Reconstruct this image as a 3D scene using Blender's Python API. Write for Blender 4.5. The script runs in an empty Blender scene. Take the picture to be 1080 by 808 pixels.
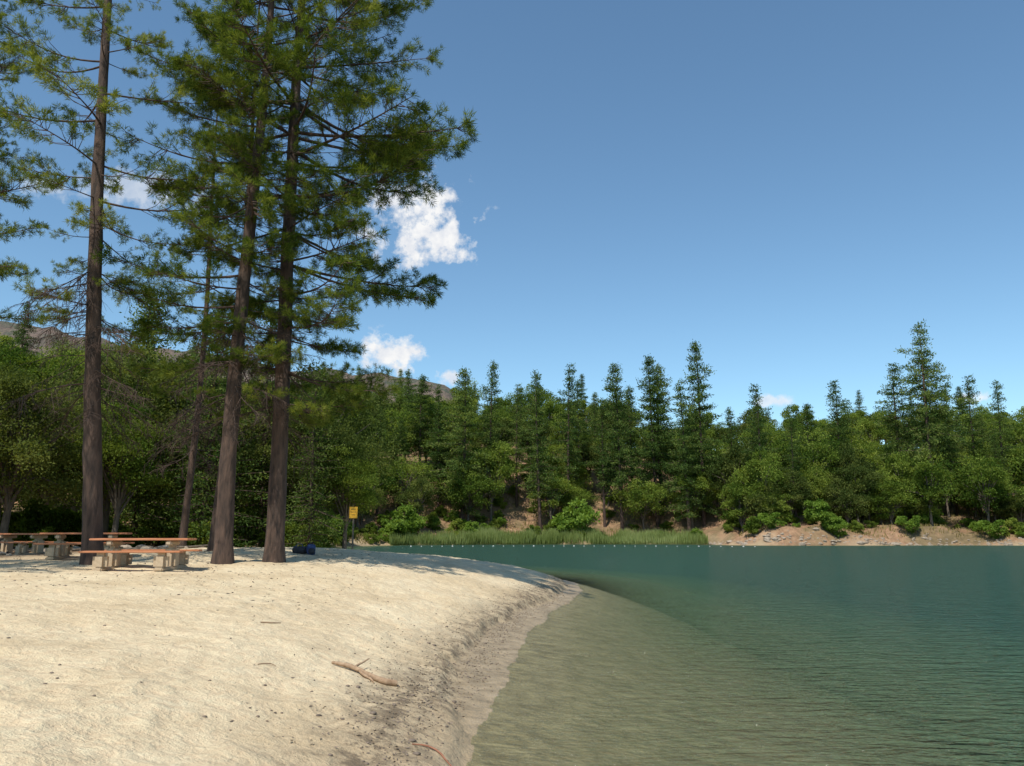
import bpy, math, random
import numpy as np
from mathutils import Vector, Matrix
rng=np.random.default_rng(7); random.seed(7)
S=bpy.context.scene
COL=S.collection
# ------------------------------------------------------------------ helpers
def ss(x,a,b):
    t=np.clip((np.asarray(x,float)-a)/(b-a),0,1); return t*t*(3-2*t)
_lat=np.random.default_rng(3).random((256,256))
def vnoise(x,y):
    x=np.asarray(x,float);y=np.asarray(y,float)
    ix=np.floor(x).astype(int);iy=np.floor(y).astype(int)
    fx=x-ix;fy=y-iy;fx=fx*fx*(3-2*fx);fy=fy*fy*(3-2*fy)
    a=_lat[ix%256,iy%256];b=_lat[(ix+1)%256,iy%256];c=_lat[ix%256,(iy+1)%256];d=_lat[(ix+1)%256,(iy+1)%256]
    return (a*(1-fx)+b*fx)*(1-fy)+(c*(1-fx)+d*fx)*fy-.5
def fbm(x,y,o=4):
    s=0;a=1.
    for i in range(o):
        s=s+a*vnoise(x*2**i+17*i,y*2**i+31*i);a*=.5
    return s
# lake outline (water line, metres)
ctrl=[(9,-60),(7,-25),(4.5,-6),(2.2,0),(0.3,4),(-.45,7),(-.42,9),(-.40,10.6),(-.25,12.2),(-.02,14.5),(.12,16.8),(.5,20.5),(1.0,24.1),(2.0,29),(2.7,33.4),(3.0,38),(2.6,42),(1.2,46),
(-2.5,52),(-8,60),(-15,72),(-21,88),(-26,105),(-29,125),(-27,143),(-18,154),(-5,160),(12,163),(30,164),(38,160),(42,152),(50,149),(65,150),(80,152),(95,150),(120,146),(170,130),(260,90),(380,20),(420,-60)]
def catmull(P,n=8):
    P=np.array(P,float);out=[]
    for i in range(len(P)-1):
        p0=P[max(i-1,0)];p1=P[i];p2=P[i+1];p3=P[min(i+2,len(P)-1)]
        for k in range(n):
            t=k/n
            out.append(.5*((2*p1)+(-p0+p2)*t+(2*p0-5*p1+4*p2-p3)*t*t+(-p0+3*p1-3*p2+p3)*t**3))
    out.append(P[-1]);return np.array(out)
SH=catmull(ctrl,6)
def sdist(x,y):
    """+ on land, - in the lake"""
    sh=np.shape(x);x=np.ravel(x).astype(float);y=np.ravel(y).astype(float)
    best=np.full(x.shape,1e9);ins=np.zeros(x.shape,bool);n=len(SH)
    for i in range(n):
        a=SH[i];b=SH[(i+1)%n];ab=b-a;L=max(ab@ab,1e-9)
        t=np.clip(((x-a[0])*ab[0]+(y-a[1])*ab[1])/L,0,1)
        if i<n-1:
            d=(x-a[0]-t*ab[0])**2+(y-a[1]-t*ab[1])**2
            best=np.minimum(best,d)
        c=((a[1]>y)!=(b[1]>y))
        if a[1]!=b[1]:
            xi=a[0]+(y-a[1])/(b[1]-a[1])*ab[0]
            ins^=c&(x<xi)
    d=np.sqrt(best);d=np.where(ins,-d,d)
    return d.reshape(sh)
def terr(x,y):
    x=np.asarray(x,float);y=np.asarray(y,float)
    d0=sdist(x,y)
    d=d0+.13*fbm(x*1.3,y*1.3,4)+.25*vnoise(x*.35,y*.35)*ss(y,12,25)
    w=.08+.75*ss(y,9.5,14)*(1-.3*ss(y,20,30))+.34*fbm(x*.9+5,y*.9,4)
    w=np.clip(w,.05,2)
    dd=np.maximum(d,0)
    scarp=.115+.07*vnoise(x*.5+9,y*.5)
    near=.10*np.minimum(dd,w)+scarp*ss(dd-w,0,.26+.24*vnoise(x*1.3,y*1.3))+1.37*(1-np.exp(-np.maximum(dd-w,0)/4.5))
    near=near+.38*np.exp(-(((x+8)/7)**2+((y-31)/7)**2))
    near=near+(.05*fbm(x*.8,y*.8,3)+.055*fbm(x*2.6,y*2.6,3))*ss(dd-w,0.1,1.5)
    left=24*ss(-x,30,150)*ss(y,60,170)+10*ss(-x,60,200)
    near=near+left
    A=1-.55*ss(x,32,48)
    rb=ss(x,38,44)
    far=(1.6+1.4*rb)*ss(dd,.2,3.5)*(1+rb*.8*fbm(x*.3,y*.3,3))+16*A*ss(dd,4,38)+18*ss(dd,30,120)+12*ss(dd,120,260)+(3.0*fbm(x*.04,y*.04,3)+1.2*fbm(x*.15,y*.15,2))*ss(dd,3,20)
    wf=np.maximum(ss(y,112,140),ss(x,60,100))
    land=near*(1-wf)+far*wf
    dn=np.maximum(-d,0)
    steep=1+1.3*ss(y,12,44)
    wat=-np.minimum((.10*dn+.012*dn**2)*steep,5.)-.015
    wat=wat+(.03+.16*ss(dn,1,6))*fbm(x*.45,y*.6,4)*ss(dn,.3,1.5)
    return np.where(d>0,land,np.minimum(wat,-.01)),d,w

def quadmesh(name,V,F,mats,mi=None,smooth=None,attrs=None):
    me=bpy.data.meshes.new(name)
    me.from_pydata(np.asarray(V,float),[],np.asarray(F,int))
    for m in mats: me.materials.append(m)
    if mi is not None: me.polygons.foreach_set('material_index',np.asarray(mi,dtype=np.int32))
    if smooth is None: smooth=np.zeros(len(F),bool)
    me.polygons.foreach_set('use_smooth',np.asarray(smooth,dtype=bool))
    if attrs:
        for k,v in attrs.items():
            a=me.attributes.new(k,'FLOAT','POINT');a.data.foreach_set('value',np.asarray(v,dtype=np.float32))
    me.update();return me
def add(name,me,loc=(0,0,0),rot=(0,0,0),sc=(1,1,1),parent=None):
    o=bpy.data.objects.new(name,me);COL.objects.link(o);o.location=loc;o.rotation_euler=rot;o.scale=sc
    if parent: o.parent=parent
    return o
class B:
    def __init__(s): s.V=[];s.F=[];s.M=[];s.S=[];s.T=[];s.n=0
    def put(s,V,F,m,smooth,t):
        s.V.append(V);s.F.append(F+s.n);s.n+=len(V);s.M.append(np.full(len(F),m));s.S.append(np.full(len(F),smooth));s.T.append(np.broadcast_to(t,(len(V),)))
    def tube(s,P,R,sides=6,m=0,t=.5,rough=0):
        P=np.array(P,float);R=np.array(R,float);n=len(P)
        T=np.gradient(P,axis=0);T/=np.linalg.norm(T,axis=1)[:,None]+1e-9
        up=np.array([0,0,1.]) if abs(T[0][2])<.8 else np.array([1.,0,0])
        U=np.cross(T,up);U/=np.linalg.norm(U,axis=1)[:,None]+1e-9;W=np.cross(T,U)
        a=np.linspace(0,2*np.pi,sides,endpoint=False)
        r=R[:,None]*(1+rough*rng.standard_normal((n,sides)))
        V=P[:,None,:]+r[:,:,None]*(np.cos(a)[None,:,None]*U[:,None,:]+np.sin(a)[None,:,None]*W[:,None,:])
        V=V.reshape(-1,3)
        i=np.arange(n-1)[:,None]*sides;j=np.arange(sides)[None,:];k=(j+1)%sides
        F=np.stack([i+j,i+k,i+sides+k,i+sides+j],-1).reshape(-1,4)
        s.put(V,F,m,True,t)
    def leaves(s,C,D,L,Wd,m=1,t=.5):
        N=len(C);L=np.broadcast_to(L,(N,))[:,None];Wd=np.broadcast_to(Wd,(N,))[:,None]
        R=rng.standard_normal((N,3));Sx=np.cross(D,R);Sx/=np.linalg.norm(Sx,axis=1)[:,None]+1e-9
        V=np.stack([C,C+D*L*.45+Sx*Wd*.5,C+D*L,C+D*L*.45-Sx*Wd*.5],1).reshape(-1,3)
        F=np.arange(4*N).reshape(-1,4)
        t=np.repeat(np.broadcast_to(t,(N,)),4)
        s.put(V,F,m,False,t)
    def arrays(s):
        return [np.concatenate(a) for a in (s.V,s.F,s.M,s.S,s.T)]
    def mesh(s,name,mats):
        V,F,M_,S_,T=s.arrays()
        return quadmesh(name,V,F,mats,M_,S_,{'tint':T})
def rdir(n):
    v=rng.standard_normal((n,3));return v/np.linalg.norm(v,axis=1)[:,None]
# ------------------------------------------------------------------ materials
def newmat(name):
    m=bpy.data.materials.new(name);m.use_nodes=True;nt=m.node_tree;nt.nodes.clear()
    out=nt.nodes.new('ShaderNodeOutputMaterial');return m,nt,out
def N(nt,t,**k):
    n=nt.nodes.new(t)
    for a,b in k.items(): setattr(n,a,b)
    return n
def ramp(nt,fac,stops):
    r=nt.nodes.new('ShaderNodeValToRGB');e=r.color_ramp.elements
    while len(e)<len(stops): e.new(.5)
    for i,(p,c) in enumerate(stops):
        e[i].position=p;e[i].color=(*c,1) if len(c)==3 else c
    nt.links.new(fac,r.inputs[0]);return r.outputs[0]
def mathn(nt,op,a,b=None,c=None,clamp=False):
    n=nt.nodes.new('ShaderNodeMath');n.operation=op;n.use_clamp=clamp
    for i,v in enumerate((a,b,c)):
        if v is None: continue
        if isinstance(v,(int,float)): n.inputs[i].default_value=v
        else: nt.links.new(v,n.inputs[i])
    return n.outputs[0]
def mixc(nt,f,a,b,bt='MIX'):
    n=nt.nodes.new('ShaderNodeMix');n.data_type='RGBA';n.blend_type=bt
    for i,v in ((0,f),(6,a),(7,b)):
        if isinstance(v,(int,float)): n.inputs[i].default_value=v
        elif isinstance(v,tuple): n.inputs[i].default_value=(*v,1)
        else: nt.links.new(v,n.inputs[i])
    return n.outputs[2]
def noise(nt,scale,detail=4,rough=.55,vec=None,dist=0):
    n=nt.nodes.new('ShaderNodeTexNoise');n.inputs['Scale'].default_value=scale;n.inputs['Detail'].default_value=detail;n.inputs['Roughness'].default_value=rough;n.inputs['Distortion'].default_value=dist
    if vec is not None: nt.links.new(vec,n.inputs['Vector'])
    return n.outputs[0]
def foliage(name,dark,mid,light,trans=.35,rough=.55):
    m,nt,out=newmat(name)
    at=N(nt,'ShaderNodeAttribute',attribute_name='tint');oi=N(nt,'ShaderNodeObjectInfo')
    f=mathn(nt,'MULTIPLY_ADD',oi.outputs['Random'],.5,-.25)
    f=mathn(nt,'ADD',at.outputs['Fac'],f,clamp=True)
    c=ramp(nt,f,[(0,dark),(.5,mid),(1,light)])
    p=N(nt,'ShaderNodeBsdfDiffuse');nt.links.new(c,p.inputs[0])
    tr=N(nt,'ShaderNodeBsdfTranslucent');c2=mixc(nt,1.,c,(1.5,1.4,.6),'MULTIPLY');nt.links.new(c2,tr.inputs[0])
    mx=N(nt,'ShaderNodeMixShader');mx.inputs[0].default_value=trans
    nt.links.new(p.outputs[0],mx.inputs[1]);nt.links.new(tr.outputs[0],mx.inputs[2])
    nt.links.new(mx.outputs[0],out.inputs[0]);return m
def solid(name,c1,c2,scale=5,rough=.8,bump=.2,stretch=(1,1,1),detail=5,bdist=.02):
    m,nt,out=newmat(name)
    tc=N(nt,'ShaderNodeTexCoord');mp=N(nt,'ShaderNodeMapping');mp.inputs['Scale'].default_value=stretch;nt.links.new(tc.outputs['Object'],mp.inputs[0])
    f=noise(nt,scale,detail,.6,mp.outputs[0])
    c=ramp(nt,f,[(.3,c1),(.7,c2)])
    p=N(nt,'ShaderNodeBsdfPrincipled');p.inputs['Roughness'].default_value=rough;nt.links.new(c,p.inputs['Base Color'])
    b=N(nt,'ShaderNodeBump');b.inputs['Strength'].default_value=bump;b.inputs['Distance'].default_value=bdist;nt.links.new(f,b.inputs['Height']);nt.links.new(b.outputs[0],p.inputs['Normal'])
    nt.links.new(p.outputs[0],out.inputs[0]);return m
M_need=foliage('pine_needles',(.042,.074,.014),(.12,.165,.03),(.25,.275,.06),.42)
M_farpine=foliage('conifer_foliage',(.038,.072,.020),(.09,.14,.036),(.19,.23,.06),.35)
M_oak=foliage('oak_foliage',(.05,.09,.016),(.13,.185,.032),(.25,.30,.06),.4)
M_oakdark=foliage('dark_oak_foliage',(.033,.054,.014),(.078,.105,.027),(.17,.195,.05),.36)
M_bush=foliage('willow_foliage',(.08,.14,.022),(.16,.25,.042),(.25,.35,.07),.42)
M_reed=foliage('reed_blades',(.17,.22,.065),(.28,.34,.13),(.38,.41,.20),.4)
M_bark=solid('pine_bark',(.020,.014,.011),(.12,.072,.050),7,.9,1.,(1,1,.22),6,.06)
M_bark2=solid('oak_bark',(.06,.048,.036),(.17,.135,.10),6,.9,.6,(1,1,.3))
M_dry=solid('dead_wood',(.22,.13,.07),(.42,.29,.18),14,.8,.5,(1,1,1))
M_wood=solid('redwood_planks',(.36,.13,.05),(.58,.25,.12),6,.6,.2,(.4,6,6))
M_conc=solid('tan_concrete',(.40,.30,.19),(.52,.40,.27),18,.85,.3)

# ------------------------------------------------------------------ terrain
def lines(segs):
    out=[]
    for a,b,st in segs: out+=list(np.arange(a,b,st))
    return out
def grow(a,b,st,g):
    out=[];x=a
    while (x<b if st>0 else x>b): out.append(x);x+=st;st*=g
    out.append(b);return out
gx=grow(-5,-900,-.07,1.05)[::-1][:-1]+lines([(-5,4.5,.055)])+grow(4.5,900,.07,1.055)
gy=[-60,-45,-30,-20,-14,-10,-7,-4,-2,0,1.5,3,4,5]+lines([(5.6,20,.07),(20,48,.16)])+grow(48,900,.25,1.03)
gx=np.array(gx);gy=np.array(gy)
X,Y=np.meshgrid(gx,gy,indexing='ij')
Z,SD,WW=terr(X,Y)
# footprints trodden into the dry sand: trails of paired dents
FR=np.random.default_rng(21)
def dent(cx,cy,a,dep,l=.13,w=.06):
    i0,i1=np.searchsorted(gx,(cx-.4,cx+.4));j0,j1=np.searchsorted(gy,(cy-.4,cy+.4))
    if i1-i0<2 or j1-j0<2: return
    xs=X[i0:i1,j0:j1]-cx;ys=Y[i0:i1,j0:j1]-cy
    u=xs*math.cos(a)+ys*math.sin(a);v=-xs*math.sin(a)+ys*math.cos(a)
    r=(u/l)**2+(v/w)**2
    Z[i0:i1,j0:j1]+=(-dep*np.exp(-r)+.35*dep*np.exp(-(np.sqrt(r)-1.7)**2*2.5))*ss(SD[i0:i1,j0:j1],.9,1.4)
for t in range(26):
    x,y=FR.uniform(-9,-1.3),FR.uniform(7,22);a=FR.uniform(0,6.28)
    for k in range(FR.integers(5,16)):
        a+=FR.normal(0,.12);x+=.62*math.cos(a);y+=.62*math.sin(a)
        sd=.10*(1 if k%2 else -1);dent(x-math.sin(a)*sd,y+math.cos(a)*sd,a,FR.uniform(.010,.026))
for t in range(160): dent(FR.uniform(-9,-1.2),FR.uniform(7,24),FR.uniform(0,3),FR.uniform(.008,.02),FR.uniform(.08,.2),FR.uniform(.06,.15))
def samp(G,x,y):
    x=np.asarray(x,float);y=np.asarray(y,float)
    i=np.clip(np.searchsorted(gx,x)-1,0,len(gx)-2);j=np.clip(np.searchsorted(gy,y)-1,0,len(gy)-2)
    fx=(x-gx[i])/(gx[i+1]-gx[i]);fy=(y-gy[j])/(gy[j+1]-gy[j])
    return (G[i,j]*(1-fx)+G[i+1,j]*fx)*(1-fy)+(G[i,j+1]*(1-fx)+G[i+1,j+1]*fx)*fy
def H(x,y): return float(samp(Z,x,y))
def SDF(x,y): return float(samp(SD,x,y))
fo=np.maximum(ss(Y,105,125),ss(X,60,100))
fo=np.maximum(fo,ss(-X+.35*(Y-24),13,20)*ss(Y,19,27))
fo=fo*np.maximum(ss(SD,.3,3.0),ss(X,36,42)*ss(SD,-1.2,-.4))
fo=np.maximum(fo*1., ss(Y,46,60)*ss(SD,5,10))
wet=(1-ss(SD-WW,-.12,.10))*(1-ss(X,36,42)*.4)
def grid_faces(nx,ny):
    i=np.arange(nx-1)[:,None]*ny;j=np.arange(ny-1)[None,:]
    return np.stack([i+j,i+ny+j,i+ny+j+1,i+j+1],-1).reshape(-1,4)
F=grid_faces(len(gx),len(gy))
m,nt,out=newmat('sand_and_soil')
geo=N(nt,'ShaderNodeNewGeometry');pos=geo.outputs['Position']
af=N(nt,'ShaderNodeAttribute',attribute_name='forest').outputs['Fac'];aw=N(nt,'ShaderNodeAttribute',attribute_name='wet').outputs['Fac'];asd=N(nt,'ShaderNodeAttribute',attribute_name='sd').outputs['Fac']
n1=noise(nt,.55,5,.6,pos);n2=noise(nt,9,5,.7,pos);n3=noise(nt,120,3,.8,pos)
sand=ramp(nt,n1,[(.3,(.51,.39,.24)),(.5,(.61,.48,.31)),(.72,(.69,.565,.38))])
sand=mixc(nt,.6,sand,ramp(nt,n2,[(.3,(.40,.39,.37)),(.65,(.61,.61,.61))]),'OVERLAY')
spk=ramp(nt,n3,[(.28,(.40,.37,.33)),(.42,(1,1,1))]);sand=mixc(nt,.6,sand,spk,'MULTIPLY')
nd=noise(nt,1.1,5,.65,pos)
dmp=mathn(nt,'SUBTRACT',1.9,mathn(nt,'MULTIPLY_ADD',nd,-2.6,mathn(nt,'MULTIPLY_ADD',asd,.85,1.5)),clamp=True)
dmp=mathn(nt,'MULTIPLY',dmp,mathn(nt,'LESS_THAN',asd,5.))
sand=mixc(nt,mathn(nt,'MULTIPLY',dmp,.65),sand,(.31,.225,.135))
n4=noise(nt,3.2,6,.75,pos);lit=mathn(nt,'SUBTRACT',1,mathn(nt,'MULTIPLY',mathn(nt,'ABSOLUTE',mathn(nt,'SUBTRACT',asd,.9)),1.1),clamp=True)
lm=mathn(nt,'MULTIPLY',ramp(nt,n4,[(.46,(0,0,0)),(.56,(1,1,1))]),lit,clamp=True)
sand=mixc(nt,mathn(nt,'MULTIPLY',lm,.85),sand,(.13,.095,.06))
wetc=ramp(nt,noise(nt,2.5,5,.6,pos),[(.3,(.23,.17,.10)),(.7,(.42,.32,.20))])
sand=mixc(nt,aw,sand,wetc)
soil=ramp(nt,noise(nt,.12,6,.65,pos),[(.25,(.10,.08,.04)),(.42,(.19,.135,.07)),(.55,(.28,.165,.095)),(.75,(.36,.26,.16))])
soil=mixc(nt,.6,soil,ramp(nt,noise(nt,1.3,5,.7,pos),[(.3,(.2,.2,.2)),(.7,(.75,.75,.75))]),'OVERLAY')
col=mixc(nt,af,sand,soil)
p=N(nt,'ShaderNodeBsdfPrincipled');nt.links.new(col,p.inputs['Base Color'])
nt.links.new(mathn(nt,'MULTIPLY_ADD',aw,-.45,.92),p.inputs['Roughness']);p.inputs['Specular IOR Level'].default_value=.25
hb=mathn(nt,'ADD',mathn(nt,'MULTIPLY',noise(nt,4.5,4,.6,pos),1.),mathn(nt,'MULTIPLY',noise(nt,28,4,.7,pos),.28))
bp=N(nt,'ShaderNodeBump');bp.inputs['Strength'].default_value=.95;bp.inputs['Distance'].default_value=.085
nt.links.new(hb,bp.inputs['Height']);nt.links.new(bp.outputs[0],p.inputs['Normal']);nt.links.new(p.outputs[0],out.inputs[0])
me=quadmesh('ground',np.stack([X.ravel(),Y.ravel(),Z.ravel()],1),F,[m],None,np.ones(len(F),bool),{'forest':fo.ravel(),'wet':wet.ravel(),'sd':np.clip(SD,-50,50).ravel()})
add('ground',me)
# water
WX=X[::2,::2];WY=Y[::2,::2];WZ=Z[::2,::2]
Fw=grid_faces(*WX.shape);keep=(WZ.ravel()[Fw].min(1)<.05);Fw=Fw[keep]
m,nt,out=newmat('lake_water')
geo=N(nt,'ShaderNodeNewGeometry');dep=N(nt,'ShaderNodeAttribute',attribute_name='depth').outputs['Fac']
mp=N(nt,'ShaderNodeMapping');mp.inputs['Rotation'].default_value=(0,0,math.radians(-22));mp.inputs['Scale'].default_value=(.42,1.15,1);nt.links.new(geo.outputs['Position'],mp.inputs[0])
r1=noise(nt,1.5,2,.5,mp.outputs[0],.6);r1=mathn(nt,'SUBTRACT',1,mathn(nt,'ABSOLUTE',mathn(nt,'MULTIPLY_ADD',r1,2.6,-1.3)))
h=mathn(nt,'ADD',mathn(nt,'MULTIPLY',r1,.6),mathn(nt,'ADD',mathn(nt,'MULTIPLY',noise(nt,4.5,3,.6,mp.outputs[0],.5),.9),mathn(nt,'MULTIPLY',noise(nt,13,2,.6,mp.outputs[0],.6),.28)))
bp=N(nt,'ShaderNodeBump');bp.inputs['Strength'].default_value=1.;bp.inputs['Distance'].default_value=.55;nt.links.new(h,bp.inputs['Height'])
al=mathn(nt,'SUBTRACT',1,mathn(nt,'EXPONENT',mathn(nt,'MULTIPLY',mathn(nt,'MAXIMUM',dep,0),-1.05)),clamp=True)
cc=ramp(nt,mathn(nt,'MULTIPLY',dep,.28),[(0,(.21,.25,.12)),(.2,(.13,.195,.10)),(.5,(.068,.13,.078)),(1,(.040,.095,.068))])
df=N(nt,'ShaderNodeBsdfDiffuse');nt.links.new(cc,df.inputs[0]);nt.links.new(bp.outputs[0],df.inputs['Normal'])
tp=N(nt,'ShaderNodeBsdfTransparent');tp.inputs[0].default_value=(.92,.98,.90,1)
b1=N(nt,'ShaderNodeMixShader');nt.links.new(al,b1.inputs[0]);nt.links.new(tp.outputs[0],b1.inputs[1]);nt.links.new(df.outputs[0],b1.inputs[2])
gl=N(nt,'ShaderNodeBsdfGlossy');gl.inputs['Roughness'].default_value=.04;nt.links.new(bp.outputs[0],gl.inputs['Normal'])
fr=N(nt,'ShaderNodeFresnel');fr.inputs[0].default_value=1.33;nt.links.new(bp.outputs[0],fr.inputs['Normal'])
b2=N(nt,'ShaderNodeMixShader');nt.links.new(mathn(nt,'MINIMUM',fr.outputs[0],.5),b2.inputs[0]);nt.links.new(b1.outputs[0],b2.inputs[1]);nt.links.new(gl.outputs[0],b2.inputs[2]);nt.links.new(b2.outputs[0],out.inputs[0])
me=quadmesh('lake_water',np.stack([WX.ravel(),WY.ravel(),WX.ravel()*0],1),Fw,[m],None,None,{'depth':-WZ.ravel()})
add('lake_water',me)
# ------------------------------------------------------------------ far mountain
mx=np.linspace(-1900,500,200);my=np.linspace(650,1700,90)
MX,MY=np.meshgrid(mx,my,indexing='ij')
ridge=np.interp(MX,[-1900,-1100,-900,-720,-560,-400,-250,-150,-90,0,200,500],[345,340,335,325,290,262,246,240,222,150,90,30])
prof=ss(MY,650,1250)
MZ=ridge*prof+prof*(26*fbm(MX*.006,MY*.004,5)+16*fbm(MX*.03,MY*.02,3))-10
Fm=grid_faces(200,90)
m,nt,out=newmat('hazed_burnt_mountain')
geo=N(nt,'ShaderNodeNewGeometry');mp=N(nt,'ShaderNodeMapping');mp.inputs['Scale'].default_value=(1,.25,.3);nt.links.new(geo.outputs['Position'],mp.inputs[0])
c=ramp(nt,noise(nt,.03,6,.7,geo.outputs['Position']),[(.35,(.075,.08,.04)),(.55,(.15,.10,.065)),(.7,(.21,.145,.10))])
c=mixc(nt,.85,c,ramp(nt,noise(nt,.3,4,.8,mp.outputs[0]),[(.35,(.2,.2,.22)),(.65,(.65,.65,.65))]),'OVERLAY')
c=mixc(nt,.14,c,(.15,.19,.25))  # bluish aerial haze painted into the slope colour
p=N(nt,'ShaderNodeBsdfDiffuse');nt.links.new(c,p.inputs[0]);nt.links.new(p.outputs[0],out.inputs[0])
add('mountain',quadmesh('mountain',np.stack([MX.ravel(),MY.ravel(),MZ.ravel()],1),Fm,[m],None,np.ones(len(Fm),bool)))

# ------------------------------------------------------------------ near pine branches
def pine_branch(L,ntw,live=True,seed=0):
    b=B();n=9;t=np.linspace(0,1,n)
    sag=rng.uniform(-.10,.02);yw=rng.uniform(-.12,.12)
    ax=np.stack([t*L,yw*L*np.sin(t*3),L*(sag*np.sin(t*np.pi)*1.0+(.10 if live else -.22)*t**2)],1)
    b.tube(ax,np.interp(t,[0,1],[.012*L,.007]) if live else np.interp(t,[0,1],[.024,.004]),5,0)
    def tuft(c,d,k,sc=1.):
        base=rng.uniform(.1,.9)
        D=d[None,:]*.75+rdir(k)*.85+np.array([0,0,.18]);D/=np.linalg.norm(D,axis=1)[:,None]
        b.leaves(np.repeat(c[None,:],k,0)+rng.normal(0,.025,(k,3)),D,rng.uniform(.12,.20,k)*sc,.014,1,np.clip(base+rng.normal(0,.12,k),0,1))
    for i in range(ntw):
        s=rng.uniform(.32,1.) if live else rng.uniform(.15,1)
        p=np.array([np.interp(s,t,ax[:,k]) for k in range(3)])
        a=(1 if i%2 else -1)*rng.uniform(.5,1.15);el=rng.uniform(-.25,.35) if live else rng.uniform(-.9,.1)
        l=(L*.28*(1-s)+.35)*rng.uniform(.7,1.2)
        d=np.array([math.cos(a)*math.cos(el),math.sin(a)*math.cos(el),math.sin(el)])
        q=[p,p+d*l*.5+[0,0,-.02*l],p+d*l+[0,0,(.12*l if live else -.2*l)]]
        b.tube(q,[.012,.009,.004],3,0)
        if live:
            k=max(2,int(l/.18))
            for j in range(k):
                f=.4+.6*(j+1)/k
                c=q[0]*(1-f)+q[2]*f+rng.normal(0,.03,3);tuft(c,d,18)
            for j in range(2):
                dd=d+rdir(1)[0]*.7;dd/=np.linalg.norm(dd);e=q[2]+dd*rng.uniform(.05,.2);tuft(e,dd,24,1.1)
        else:
            for j in range(3):
                f=rng.uniform(.3,.9);c=q[0]*(1-f)+q[2]*f;dd=d+rdir(1)[0]*.8
                b.tube([c,c+dd*.15*l,c+dd*.35*l+[0,0,-.08*l]],[.006,.005,.002],3,0)
    if live: tuft(ax[-1],np.array([1.,0,.2]),30,1.2)
    return (L,b.arrays())
LIVE=[pine_branch(2.6,22) for _ in range(6)]
LONG=[pine_branch(4.3,40) for _ in range(6)]
SPARSE=[pine_branch(3.,13) for _ in range(5)]
DEAD=[pine_branch(3.,18,False) for _ in range(5)]
def near_pine(x,y,h,r0,z_crown,prof,nbr,lean=(0,0),bias=0.,baz=0.,dead=0,z_dead=4,sparse=.2,curve=.15,seed=1):
    R=random.Random(seed);zb=H(x,y)-.15
    b=B();n=40;t=np.linspace(0,1,n)
    zz=t*h
    cx=lean[0]*t+curve*np.sin(t*5+seed);cx-=cx[0];cy=lean[1]*t
    rad=r0*((1-t)**.75*.92+.05)+r0*.35*np.exp(-zz/.35)
    b.tube(np.stack([cx,cy,zz],1),rad,18,0,.5,.045)
    root=add('pine_tree',b.mesh('pine_trunk',[M_bark,M_need]),(x,y,zb))
    C=B()
    def br(z,az,L,el,item):
        L0,(V,Fq,Mi,Sm,T)=item
        s=L/L0
        M=np.array(Matrix.Rotation(az,3,'Z')@Matrix.Rotation(-el,3,'Y')@Matrix.Rotation(R.uniform(-.35,.35),3,'X'))
        V2=(V*np.array([s,s*R.choice((-1,1))*R.uniform(.85,1.15),s]))@M.T+np.array([np.interp(z/h,t,cx),np.interp(z/h,t,cy),z])
        C.V.append(V2);C.F.append(Fq+C.n);C.n+=len(V2);C.M.append(Mi);C.S.append(Sm);C.T.append(np.clip(T+R.uniform(-.25,.25),0,1))
    for i in range(nbr):
        f=(i+R.random())/nbr
        z=z_crown+(h-.3-z_crown)*f
        z=z+.35*math.sin(z*2*math.pi/1.15)
        L=np.interp(z,[p[0] for p in prof],[p[1] for p in prof])*R.uniform(.45,1.15)
        az=i*2.4+R.uniform(-.5,.5)
        L*=1+bias*math.cos(az-baz)
        el=-.22+.75*f**1.5+R.uniform(-.15,.18)
        br(z,az,max(L,.4),el,R.choice(SPARSE) if R.random()<sparse else R.choice(LIVE if L<3.3 else LONG))
    for i in range(dead):
        z=R.uniform(z_dead,z_crown+2.5);br(z,R.uniform(0,6.28),R.uniform(1.0,2.9),R.uniform(-.45,.05),R.choice(DEAD))
    add('crown',C.mesh('pine_crown',[M_bark,M_need]),parent=root)
    return root
PA=[(6,1.5),(9,2.9),(14,3.1),(20,2.6),(25,.5)]
near_pine(-11.6,22.8,25,.27,6.6,PA,66,lean=(-1.7,0),dead=48,z_dead=4.4,sparse=.5,seed=3)
near_pine(-8.5,24.2,24,.27,5.4,[(5,1.8),(8,2.8),(14,3.1),(20,2.8),(24,.8)],84,lean=(.1,0),dead=22,z_dead=4.2,sparse=.2,bias=.2,baz=3.1,curve=.2,seed=4)
near_pine(-7.35,25.4,29,.29,4.7,[(4.5,1.8),(6.5,3.0),(9,3.8),(13,4.6),(16,5.1),(20,4.4),(29,.6)],174,lean=(.25,0),dead=20,z_dead=4.0,sparse=.08,bias=.22,baz=0.1,curve=-.12,seed=5)
near_pine(-12.9,32,20,.15,5.5,[(5,1.4),(10,2.4),(15,2.0),(20,.4)],50,lean=(.3,0),dead=14,sparse=.3,seed=6)
near_pine(-10.4,28.5,23,.16,6.5,[(5,1.2),(10,2.2),(17,2.6),(23,.4)],50,lean=(.5,0),dead=10,sparse=.3,seed=12)
near_pine(-17.5,14.5,20,.3,6.5,[(6,2.5),(10,3.4),(15,3.0),(20,.4)],80,dead=8,sparse=.1,seed=7)
near_pine(-20,10.5,21,.3,6.5,[(6,2.5),(10,3.8),(15,3.4),(21,.4)],90,dead=8,sparse=.1,seed=17)
near_pine(-24,18.5,22,.3,6.5,[(6,2.5),(10,3.6),(15,3.2),(22,.4)],80,dead=8,sparse=.1,seed=8)
near_pine(-18.6,25.5,21,.22,5.5,[(5,2.),(10,3.0),(15,2.6),(21,.4)],80,dead=12,sparse=.2,seed=9)

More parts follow.
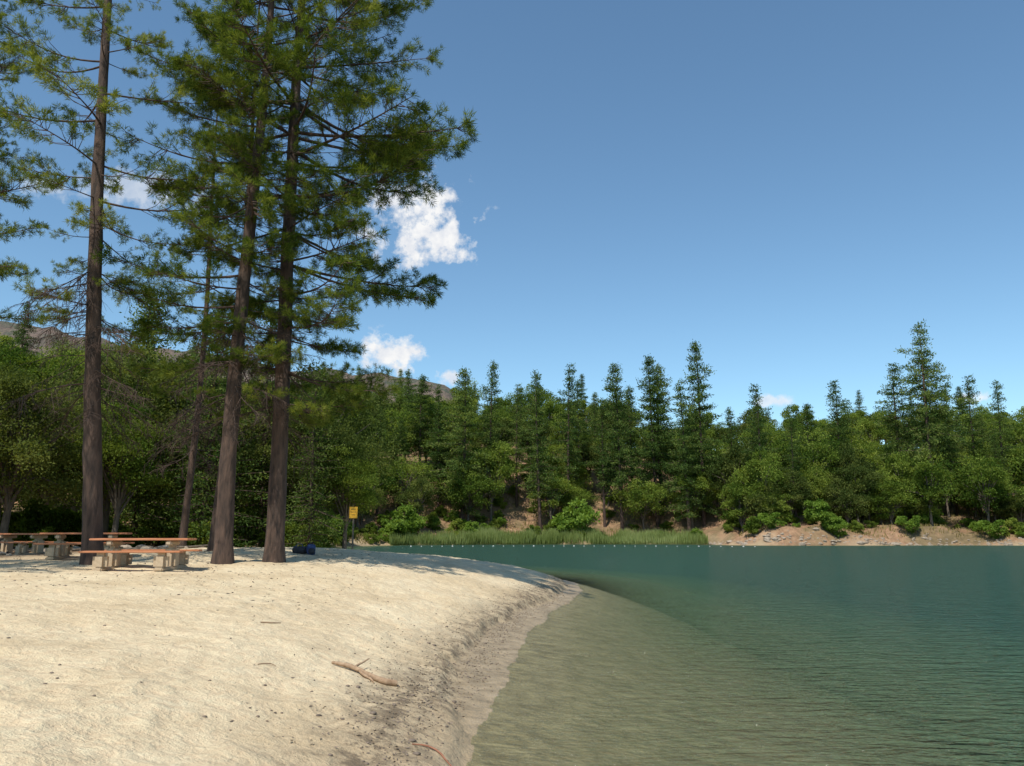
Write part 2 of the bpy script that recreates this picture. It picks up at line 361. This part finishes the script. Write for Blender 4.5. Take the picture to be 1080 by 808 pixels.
# ------------------------------------------------------------------ generic trees
def far_pine(h,w,dens=1.,leaf=.42,crown0=.22):
    b=B();t=np.linspace(0,1,8);b.tube(np.stack([.3*np.sin(t*2),0*t,t*h],1),h*.0125*(1-t)+.03,6,0)
    nb=int(100*dens);lop=rng.uniform(0,6.28)
    for i in range(nb):
        f=(i+rng.random())/nb;z=h*(crown0+(1-crown0)*f);z+=.25*math.sin(z*2*math.pi/(h*.055))
        az=i*2.4+rng.uniform(-.5,.5);el=-.22+.6*f+rng.uniform(-.2,.2)
        L=w*(1-f)**.8*(.45+.55*min(1,f*4))*rng.choice([.4,.7,.95,1.3])*rng.uniform(.8,1.15)*(1+.25*math.cos(az-lop-f*6))+.35
        d=np.array([math.cos(az)*math.cos(el),math.sin(az)*math.cos(el),math.sin(el)])
        b.tube([np.array([0,0,z]),np.array([0,0,z])+d*L],[.06,.02],3,0)
        k=max(2,int(L/.5))
        for j in range(k):
            f2=.2+.85*(j+rng.random()*.5)/k
            c=np.array([0,0,z])+d*L*f2+[0,0,-.10*L*f2*(1-f)];q=20
            C=c+rng.normal(0,1,(q,3))*np.array([.42,.42,.22])*(1.15-.3*f2)
            D=rdir(q)*.8+d*.5+[0,0,.1];D/=np.linalg.norm(D,axis=1)[:,None]
            b.leaves(C,D,leaf*rng.uniform(.7,1.3,q),leaf*.36,1,np.clip(rng.uniform(.05,.85)+rng.normal(0,.12,q),0,1))
    return b.mesh('conifer',[M_bark,M_farpine])
def broadleaf(h,w,nleaf,leaf,mat,trunk=.35,lobes=34,low=.25):
    b=B();R=w/2
    if trunk: 
        t=np.linspace(0,1,6);b.tube(np.stack([.3*np.sin(t*2),.2*np.sin(t*3),t*h*.6],1),h*.022*(1-.7*t),7,0)
    zc=h*(low+(1-low)*.5);hz=h*(1-low)/2
    per=nleaf//lobes
    for i in range(lobes):
        d=rdir(1)[0];rr=rng.uniform(.35,.95)
        c=np.array([d[0]*R*rr,d[1]*R*rr,zc+d[2]*hz*rr*.95]);r=rng.uniform(.14,.32)*R
        if trunk: b.tube([np.array([.2,.1,h*rng.uniform(.2,.45)]),c*.5+np.array([0,0,h*.22]),c],[h*.010,h*.006,.02],4,0)
        q=per;u=rdir(q);u[:,2]=np.where(rng.random(q)<.6,np.abs(u[:,2]),u[:,2])
        C=c+u*r*(rng.uniform(.5,1.15,q)[:,None])*np.array([1.15,1.15,.8])+rng.normal(0,.12*r,(q,3))
        D=u*.5+rdir(q);D/=np.linalg.norm(D,axis=1)[:,None]
        base=rng.uniform(.1,.9)
        b.leaves(C,D,leaf*rng.uniform(.6,1.3,q),leaf*.6,1,np.clip(base+rng.normal(0,.13,q),0,1))
    return b.mesh('broadleaf',[M_bark2,mat])
FP=[far_pine(30,w,d,.45,c) for w,d,c in ((5.4,1.25,.14),(4.8,1.0,.22),(5.8,1.15,.26),(4.4,1.0,.12),(5.2,.8,.32),(5.8,1.25,.1),(4.2,.7,.3),(6.2,.75,.35))]
BL=[broadleaf(12,w,8500,.36,M_oak,lobes=l) for w,l in ((11,40),(9,34),(12,46),(10,30))]
BLD=[broadleaf(12,w,8000,.36,M_oakdark,lobes=l) for w,l in ((10,38),(9,30))]
NB=[broadleaf(13,w,28000,.19,mm,lobes=l,low=lo) for w,l,mm,lo in ((10,56,M_oakdark,.16),(8,48,M_oak,.2),(11,60,M_oakdark,.12))]
BU=[broadleaf(3,w,3000,.28,M_bush,trunk=0,lobes=16,low=0) for w in (3.4,4.2,2.8)]
BUD=[broadleaf(3,w,3000,.28,M_oak,trunk=0,lobes=16,low=0) for w in (3.6,4.4)]
NC=[far_pine(16,3.4,1.9,.26,.05),far_pine(16,2.8,1.7,.24,.03)]
def put(name,me,x,y,sc,parent=None,zs=1.,dz=-.2):
    return add(name,me,(x,y,H(x,y)+dz),(random.uniform(-.03,.03),random.uniform(-.03,.03),random.uniform(0,6.28)),(sc,sc,sc*zs),parent)
for x,y,h in [(-10.5,172,36),(-5,178,38),(1,180,33),(6,172,36),(12.3,178,38),(16,190,34),(23.5,174,38),(27.5,184,33),(31.5,176,40),(33.5,182,38),(40.5,172,42),(50.5,164,31),(47,172,27),(64,172,27),(71.5,176,33),(85,164,44),(88,168,38),(83,172,36),(93,170,31),(99,172,34),(102,168,32),(-16,176,32),(-21,184,34),(55,180,28),(20,176,30),(36.5,168,33)]:
    r=H(x,y)
    k=max((h-r*.70)/30,.55)
    o=put('pine_tree',random.choice(FP),x,y,k);s=max(k,.78)*random.uniform(.85,1.25);o.scale=(s,s,k)
forest=add('distant_forest',None)
pts=[];tries=0
RX=random.Random(11)
while len(pts)<500 and tries<20000:
    tries+=1
    x=RX.uniform(-140,180);y=RX.uniform(95,270)
    s=SDF(x,y)
    if s<7: continue
    if -5<x<42 and s<28 and RX.random()<.78: continue
    sp=4.6 if s<34 else 7.5
    if any((x-a)**2+(y-b_)**2<sp*sp for a,b_ in pts): continue
    pts.append((x,y))
    r=RX.random()
    if r<.14: 
        o=put('conifer',RX.choice(FP),x,y,RX.uniform(.5,.8),forest)
    elif r<.74: put('oak',RX.choice(BL),x,y,RX.uniform(.75,1.25),forest,RX.uniform(.9,1.25))
    else: put('oak',RX.choice(BLD),x,y,RX.uniform(.75,1.25),forest,RX.uniform(.9,1.25))
for i in range(50):
    x=RX.uniform(44,135);y=np.interp(x,[42,50,65,80,95,120,140],[154,151,152,154,152,148,143])+RX.uniform(4.5,17)
    put('oak',RX.choice(BL+BLD),x,y,RX.uniform(.6,1.0),forest,RX.uniform(.8,1.1),-1.2)
shr=add('shoreline_shrubs',None)
for i in range(180):
    x=RX.uniform(-34,130)
    ys=np.interp(x,[-34,-29,-27,-18,-5,12,30,38,42,50,65,80,95,120,140],[128,128,143,154,160,163,164,160,152,149,150,152,150,146,141])
    d=RX.uniform(2.2 if x>38 else 1.,26);y=ys+d
    if -2<x<38 and d>8 and RX.random()<.5: continue
    put('shrub',RX.choice(BU+BUD+BUD),x,y,RX.uniform(.45,1.25) if d<8 else RX.uniform(.4,1.0),shr,1,-.3)
for x,y,s in [(-20,157,2.1),(-22.5,152,1.7),(12.5,167,2.5),(11,170,1.6),(57,152.5,1.7),(60,152,1.2),(75,154,1.3),(90,153,1.4),(-8,162,1.1),(-30,140,2.0)]:
    put('willow_bush',random.choice(BU),x,y,s)
NBs=[(-31,42,.95,NB[0]),(-26,41,.85,NB[1]),(-34,52,1.0,NB[2]),(-22.5,45,.9,NB[2]),(-18.8,47,.9,NB[0]),(-16,42,.8,NC[0]),(-14.6,48,.9,NC[1]),(-12.5,50,.9,NB[2]),(-11.6,46,.68,NB[0]),(-14,60,1.05,NB[0]),(-22,62,1.05,NB[1]),(-29,64,1.1,NB[2]),(-40,62,1.1,NB[0]),(-47,58,1.1,NB[1]),(-17.5,72,1.1,NB[1]),(-22,82,1.2,NB[0]),(-27,76,1.2,NB[2]),(-36,80,1.25,NB[1]),(-46,80,1.3,NB[2]),(-56,76,1.3,NB[0]),(-28,94,1.3,NB[1]),(-35,100,1.3,NB[0]),(-44,98,1.35,NB[1]),(-62,92,1.4,NB[0]),(-33,114,1.35,NB[1]),(-36,124,1.35,NB[0]),(-38,135,1.2,NB[1]),(-34,148,1.1,NB[1]),(-29,154,1.0,NB[0]),(-50,120,1.4,NB[1]),(-66,112,1.4,NB[0]),(-10.6,43,.6,NC[1]),(-29,37,.75,NB[2]),(-24,52,1.05,NC[0]),(-19.5,40,.62,NB[1]),(-35,42,.9,NB[1]),(-9.2,45,.5,NB[1]),(-26,34,.8,NB[2]),(-22.5,36,.7,NB[0])]
for x,y,s,me in NBs:
    put('conifer_tree' if me in NC else 'oak_tree',me,x,y,s)
under=add('understory',None)
for i in range(64):
    x=RX.uniform(-46,-8.5);y=RX.uniform(42,66)
    if SDF(x,y)<5: continue
    put('shrub',RX.choice(BUD),x,y,RX.uniform(.4,.95),under)
# reeds
b=B();n=26000
x=rng.uniform(-22,38,n);base=np.interp(x,[-27,-18,-5,12,30,38],[143,154,160,163,164,160])
y=base+rng.uniform(-1.6,3.4,n);k=(vnoise(x*.4,y*.8)+.5+rng.uniform(-.2,.2,n))>.28;x=x[k];y=y[k]
z=np.maximum(samp(Z,x,y),-.05)
D=np.stack([rng.normal(0,.12,len(x)),rng.normal(0,.12,len(x)),np.ones(len(x))],1);D/=np.linalg.norm(D,axis=1)[:,None]
b.leaves(np.stack([x,y,z],1),D,rng.uniform(1.1,2.3,len(x))*(1+.6*vnoise(x*.3,y*.1)),.11,0,np.clip(.5+.8*vnoise(x*.25,y*.5)+rng.normal(0,.15,len(x)),0,1))
add('reeds',b.mesh('reeds',[M_reed]))
M_grass=foliage('dry_grass_blades',(.16,.14,.05),(.27,.22,.09),(.38,.31,.15),.3)
b=B();n=24000;x=rng.uniform(-34,135,n)
ys=np.interp(x,[-34,-29,-27,-18,-5,12,30,38,42,50,65,80,95,120,140],[128,128,143,154,160,163,164,160,152,149,150,152,150,146,141])
y=ys+rng.uniform(2.0,30,n);k=(vnoise(x*.22,y*.22)+rng.uniform(-.15,.15,n))>.02;x=x[k];y=y[k]
D=np.stack([rng.normal(0,.3,len(x)),rng.normal(0,.3,len(x)),np.ones(len(x))],1);D/=np.linalg.norm(D,axis=1)[:,None]
b.leaves(np.stack([x,y,samp(Z,x,y)-.05],1),D,rng.uniform(.4,.9,len(x)),.16,0,rng.uniform(0,1,len(x)))
add('dry_grass',b.mesh('dry_grass',[M_grass]))
# ------------------------------------------------------------------ buoy line
def sphere_quads(c,r,s=8):
    V=[];F=[]
    for i in range(s+1):
        th=math.pi*i/s
        for j in range(s): V.append((c[0]+r*math.sin(th)*math.cos(2*math.pi*j/s),c[1]+r*math.sin(th)*math.sin(2*math.pi*j/s),c[2]+r*math.cos(th)))
    for i in range(s):
        for j in range(s): F.append((i*s+j,i*s+(j+1)%s,(i+1)*s+(j+1)%s,(i+1)*s+j))
    return np.array(V),np.array(F)
M_white=solid('white_plastic',(.50,.50,.48),(.62,.62,.60),3,.4,0)
b=B();P=[]
for i in range(34):
    f=i/33;px=-17+f*57;py=138+6*math.sin(f*2.6)-6*f
    V,Fq=sphere_quads((px,py,.0),.10 if i%4 else .14);b.put(V,Fq,0,True,.5);P.append((px,py,-.02))
b.tube(P,[.010]*len(P),4,0);add('buoy_line',b.mesh('buoy_line',[M_white]))
M_rock=solid('bank_rock',(.20,.155,.11),(.42,.34,.26),3,.9,.6)
b=B()
for i in range(520):
    x=rng.uniform(38,135);ys=np.interp(x,[38,42,50,65,80,95,120,140],[160,152,149,150,152,150,146,141]);y=ys+abs(rng.normal(0,1.3))-.4
    r=rng.choice([.12,.2,.3,.5],p=[.44,.34,.17,.05]);V,Fq=sphere_quads((0,0,0),1.,6)
    V=V*(1+.18*rng.standard_normal((len(V),1)))*np.array([r*1.4,r,r*.75])+[x,y,H(x,y)+r*.1];b.put(V,Fq,0,False,.5)
add('shore_rocks',b.mesh('shore_rocks',[M_rock]))
b=B()
for i in range(60):
    x=rng.uniform(-26,-12);y=rng.uniform(27,40);r=rng.choice([.08,.14,.25],p=[.5,.35,.15]);V,Fq=sphere_quads((0,0,0),1.,6)
    V=V*(1+.15*rng.standard_normal((len(V),1)))*np.array([r*1.4,r,r*.75])+[x,y,H(x,y)+r*.2];b.put(V,Fq,0,False,.5)
add('woodland_rocks',b.mesh('woodland_rocks',[M_rock]))
b=B()
for i in range(36):
    x=rng.uniform(-26,-12);y=rng.uniform(28,40);a=rng.uniform(0,3.1);l=rng.uniform(.5,2.2);dx,dy=math.cos(a)*l,math.sin(a)*l
    P=[(x,y,H(x,y)+.05),(x+dx*.5,y+dy*.5,H(x+dx*.5,y+dy*.5)+.12),(x+dx,y+dy,H(x+dx,y+dy)+.06)];b.tube(P,[.05,.035,.015],5,0)
add('fallen_branches',b.mesh('fallen_branches',[M_bark2]))

# ------------------------------------------------------------------ picnic tables
import bmesh
def box(name,size,loc,mat,parent,bev=.012,rot=(0,0,0)):
    bm=bmesh.new();bmesh.ops.create_cube(bm,size=1);bmesh.ops.scale(bm,vec=size,verts=bm.verts)
    bmesh.ops.bevel(bm,geom=bm.edges[:],offset=bev,segments=2,affect='EDGES')
    me=bpy.data.meshes.new(name);bm.to_mesh(me);bm.free();me.materials.append(mat)
    return add(name,me,loc,rot,(1,1,1),parent)
def table(x,y,rz):
    e=add('picnic_table',None,(x,y,H(x,y)-.02),(0,0,rz))
    for i in range(4): box('top_plank_%d'%i,(2.5,.185,.055),(0,-.285+.19*i,.76),M_wood,e)
    for s in (-1,1):
        for i in range(2): box('bench_plank',(2.5,.16,.05),(0,s*(.66+.165*i),.455),M_wood,e)
        for t in (-.75,.75): box('bench_pier',(.36,.28,.43),(t,s*.74,.213),M_conc,e,.09)
    for t in (-.75,.75):
        box('pedestal',(.28,.42,.60),(t,0,.30),M_conc,e,.08);box('top_support',(.16,.70,.125),(t,0,.665),M_conc,e,.03)
        box('base_beam',(.24,1.9,.10),(t,0,.02),M_conc,e,.03)
    return e
table(-9.7,21.6,.06);table(-13.4,25.8,.25);table(-18.5,31,-.3)
# ------------------------------------------------------------------ sign
sx,sy=-7.0,36.;e=add('warning_sign',None,(sx,sy,H(sx,sy)))
M_post=solid('weathered_post',(.10,.08,.06),(.18,.14,.10),8,.8,.2)
M_yel=solid('yellow_sign_paint',(.78,.38,.02),(.85,.45,.03),3,.5,0)
M_blk=solid('black_lettering',(.02,.02,.02),(.03,.03,.03),3,.5,0)
box('post',(.07,.07,1.85),(0,0,.92),M_post,e,.01)
box('panel',(.36,.03,.50),(0,-.052,1.62),M_yel,e,.008)
for i,wd in enumerate((.22,.26,.18)): box('text_line',(wd,.004,.016),(0,-.070,1.76-.12*i),M_blk,e,.001)
# ------------------------------------------------------------------ beach bags
M_blue=solid('blue_fabric',(.015,.03,.11),(.03,.06,.18),9,.7,.3);M_dk=solid('dark_fabric',(.015,.015,.02),(.04,.04,.05),9,.8,.3)
def lump(name,size,mat,loc,parent,seed):
    bm=bmesh.new();bmesh.ops.create_icosphere(bm,subdivisions=3,radius=.5)
    R=np.random.default_rng(seed)
    for v in bm.verts:
        c=v.co;k=.5/max(abs(c.x),abs(c.y),abs(c.z));f=1+(k-1)*.55
        v.co=Vector((c.x*size[0]*f,c.y*size[1]*f,c.z*size[2]*f))*(1+.05*R.standard_normal())
    for f in bm.faces: f.smooth=True
    me=bpy.data.meshes.new(name);bm.to_mesh(me);bm.free();me.materials.append(mat);return add(name,me,loc,(0,0,0),(1,1,1),parent)
gx0,gy0=-6.95,28.4;e=add('backpack',None,(gx0,gy0,H(gx0,gy0)),(0,0,.4))
lump('body',(.30,.24,.38),M_blue,(0,0,.17),e,1);lump('front_pocket',(.22,.12,.19),M_dk,(0,-.14,.13),e,2)
b=B();b.tube([(-.06,0,.34),(-.03,0,.42),(.03,0,.42),(.06,0,.34)],[.012]*4,6,0);add('handle',b.mesh('handle',[M_dk]),parent=e)
e=add('duffel_bag',None,(gx0-.42,gy0+.15,H(gx0-.42,gy0)),(0,0,-.2));lump('body',(.55,.28,.26),M_dk,(0,0,.12),e,3)
b=B();b.tube([(-.15,-.1,.22),(-.08,-.02,.33),(.08,-.02,.33),(.15,-.1,.22)],[.014]*4,6,0);add('strap',b.mesh('strap',[M_blue]),parent=e)
# ------------------------------------------------------------------ driftwood, sticks, stones
def stick(pts,rad):
    b=B();c=catmull(pts,5)
    for row in c: row[2]+=H(row[0],row[1])
    R=np.interp(np.linspace(0,1,len(c)),np.linspace(0,1,len(rad)),rad)
    b.tube(c,R,9,0,.5,.10);return b
def merge(b,c):
    b.V+=c.V;b.F+=[f+b.n for f in c.F];b.M+=c.M;b.S+=c.S;b.T+=c.T;b.n+=c.n
b=stick([(-2.50,11.7,.03),(-2.34,11.63,.045),(-2.18,11.6,.05),(-2.0,11.5,.045),(-1.83,11.34,.04),(-1.66,11.28,.04),(-1.54,11.31,.035)],[.020,.030,.034,.032,.036,.048,.040])
merge(b,stick([(-2.18,11.6,.05),(-2.12,11.75,.09),(-2.02,11.91,.13)],[.02,.015,.007]))
merge(b,stick([(-2.10,11.57,.04),(-2.0,11.4,.03),(-1.88,11.27,.02),(-1.82,11.15,.01)],[.022,.02,.014,.006]))
add('driftwood',b.mesh('driftwood',[M_dry]))
M_red=solid('reddish_twig',(.22,.08,.04),(.34,.15,.08),14,.7,.3)
b=stick([(-1.02,8.75,.01),(-.86,8.8,.02),(-.72,8.72,.015),(-.60,8.6,.01)],[.006,.010,.010,.005]);add('twig',b.mesh('twig',[M_red]))
b=stick([(-3.2,10.6,.01),(-3.1,10.75,.02),(-3.02,10.78,.01)],[.006,.007,.003]);add('twig',b.mesh('twig',[M_dry]))
b=stick([(-4.1,13.6,.01),(-3.95,13.7,.02),(-3.85,13.9,.01)],[.008,.012,.004]);add('twig',b.mesh('twig',[M_dry]))
M_peb=solid('pebble',(.08,.06,.045),(.24,.18,.13),12,.8,.2)
b=B()
def peb(x,y,r):
    V,Fq=sphere_quads((0,0,0),1.,5);V=V*np.array([r*rng.uniform(.8,1.5),r*rng.uniform(.8,1.3),r*.55])+[x,y,H(x,y)+r*.2];b.put(V,Fq,0,True,.5)
for i in range(420):
    k=rng.integers(24,90);px,py=SH[k]+(SH[k+1]-SH[k])*rng.random()
    peb(px-rng.gamma(3,.28)-.05,py,rng.uniform(.006,.02) if rng.random()<.93 else rng.uniform(.02,.04))
for i in range(130): 
    y=rng.uniform(8,26);peb(rng.uniform(-.62*y,-1.),y,rng.uniform(.006,.022))
add('pebbles',b.mesh('pebbles',[M_peb]))
b=B();n=3600;y=rng.uniform(8,32,n);xs=np.interp(y,[8,9,10.6,12.2,14.5,16.8,20.5,24.1,29,33.4],[-.42,-.42,-.4,-.25,-.02,.12,.5,1,2,2.7]);x=xs-rng.gamma(5,.2,n)
z=samp(Z,x,y)+.006;D=rdir(n);D[:,2]*=.15;b.leaves(np.stack([x,y,z],1),D,rng.uniform(.02,.08,n),.02,0,.5)
n=2500;y=rng.uniform(16,34,n);x=rng.uniform(-20,-4,n);z=samp(Z,x,y)+.006;D=rdir(n);D[:,2]*=.15;b.leaves(np.stack([x,y,z],1),D,rng.uniform(.04,.12,n),.025,0,.5)
add('leaf_litter',b.mesh('leaf_litter',[M_peb]))
# ------------------------------------------------------------------ world
el,az=math.radians(57),math.radians(206)
w=bpy.data.worlds.new('World');S.world=w;w.use_nodes=True;nt=w.node_tree;nt.nodes.clear()
out=N(nt,'ShaderNodeOutputWorld');bg=N(nt,'ShaderNodeBackground');bg.inputs[1].default_value=.122
sky=N(nt,'ShaderNodeTexSky',sky_type='NISHITA');sky.sun_disc=False;sky.sun_elevation=el;sky.sun_rotation=az;sky.altitude=700;sky.air_density=1.;sky.dust_density=.4;sky.ozone_density=1.3
skc=mixc(nt,1.,sky.outputs[0],(1.08,1.32,1.32),'MULTIPLY')
tc=N(nt,'ShaderNodeTexCoord');D=tc.outputs['Generated']
no=noise(nt,26,7,.62,D);tot=None
def cloud(d,rx,rz,amt=1.,k=2.2):
    global tot
    v=N(nt,'ShaderNodeVectorMath',operation='SUBTRACT');nt.links.new(D,v.inputs[0]);v.inputs[1].default_value=d
    v2=N(nt,'ShaderNodeVectorMath',operation='MULTIPLY');nt.links.new(v.outputs[0],v2.inputs[0]);v2.inputs[1].default_value=(1/rx,1/rx,1/rz)
    l=N(nt,'ShaderNodeVectorMath',operation='LENGTH');nt.links.new(v2.outputs[0],l.inputs[0])
    f=mathn(nt,'SUBTRACT',1,l.outputs['Value'])
    f=mathn(nt,'MULTIPLY_ADD',mathn(nt,'SUBTRACT',no,.5),k*2.2,f)
    f=mathn(nt,'MULTIPLY',mathn(nt,'MULTIPLY_ADD',f,1.5,0.,clamp=True),amt)
    f=mathn(nt,'MULTIPLY',f,mathn(nt,'SUBTRACT',2.0,l.outputs['Value'],clamp=True))
    tot=f if tot is None else mathn(nt,'MAXIMUM',tot,f)
cloud((-.106,.924,.362),.06,.05);cloud((-.150,.923,.392),.03,.03,.9)
cloud((-.143,.965,.214),.04,.024);cloud((-.075,.978,.192),.03,.012,.8)
cloud((.491,.860,.143),.02,.010,.85);cloud((.308,.939,.152),.02,.008,.7)
cloud((-.401,.838,.372),.06,.02,.5);cloud((-.49,.80,.36),.05,.018,.4)
cl=ramp(nt,noise(nt,60,4,.6,D),[(.3,(6.0,6.3,6.9)),(.6,(7.8,7.8,7.8))])
c=mixc(nt,tot,skc,cl);nt.links.new(c,bg.inputs[0]);nt.links.new(bg.outputs[0],out.inputs[0])
sl=bpy.data.lights.new('sun','SUN');sl.energy=5.0;sl.angle=math.radians(.5);sl.color=(1,.955,.87)
so=bpy.data.objects.new('sun',sl);COL.objects.link(so)
d=Vector((math.sin(az)*math.cos(el),math.cos(az)*math.cos(el),math.sin(el)));so.rotation_euler=d.to_track_quat('Z','Y').to_euler()
S.view_settings.view_transform='Standard';S.view_settings.look='None';S.view_settings.exposure=0
cam=bpy.data.cameras.new('camera');co=bpy.data.objects.new('camera',cam);COL.objects.link(co)
cam.sensor_width=36;cam.lens=36*848/1080;cam.clip_end=6000;cam.clip_start=.05
co.location=(0,0,2.4);co.rotation_euler=(math.radians(90+10.5),0,0);S.camera=co
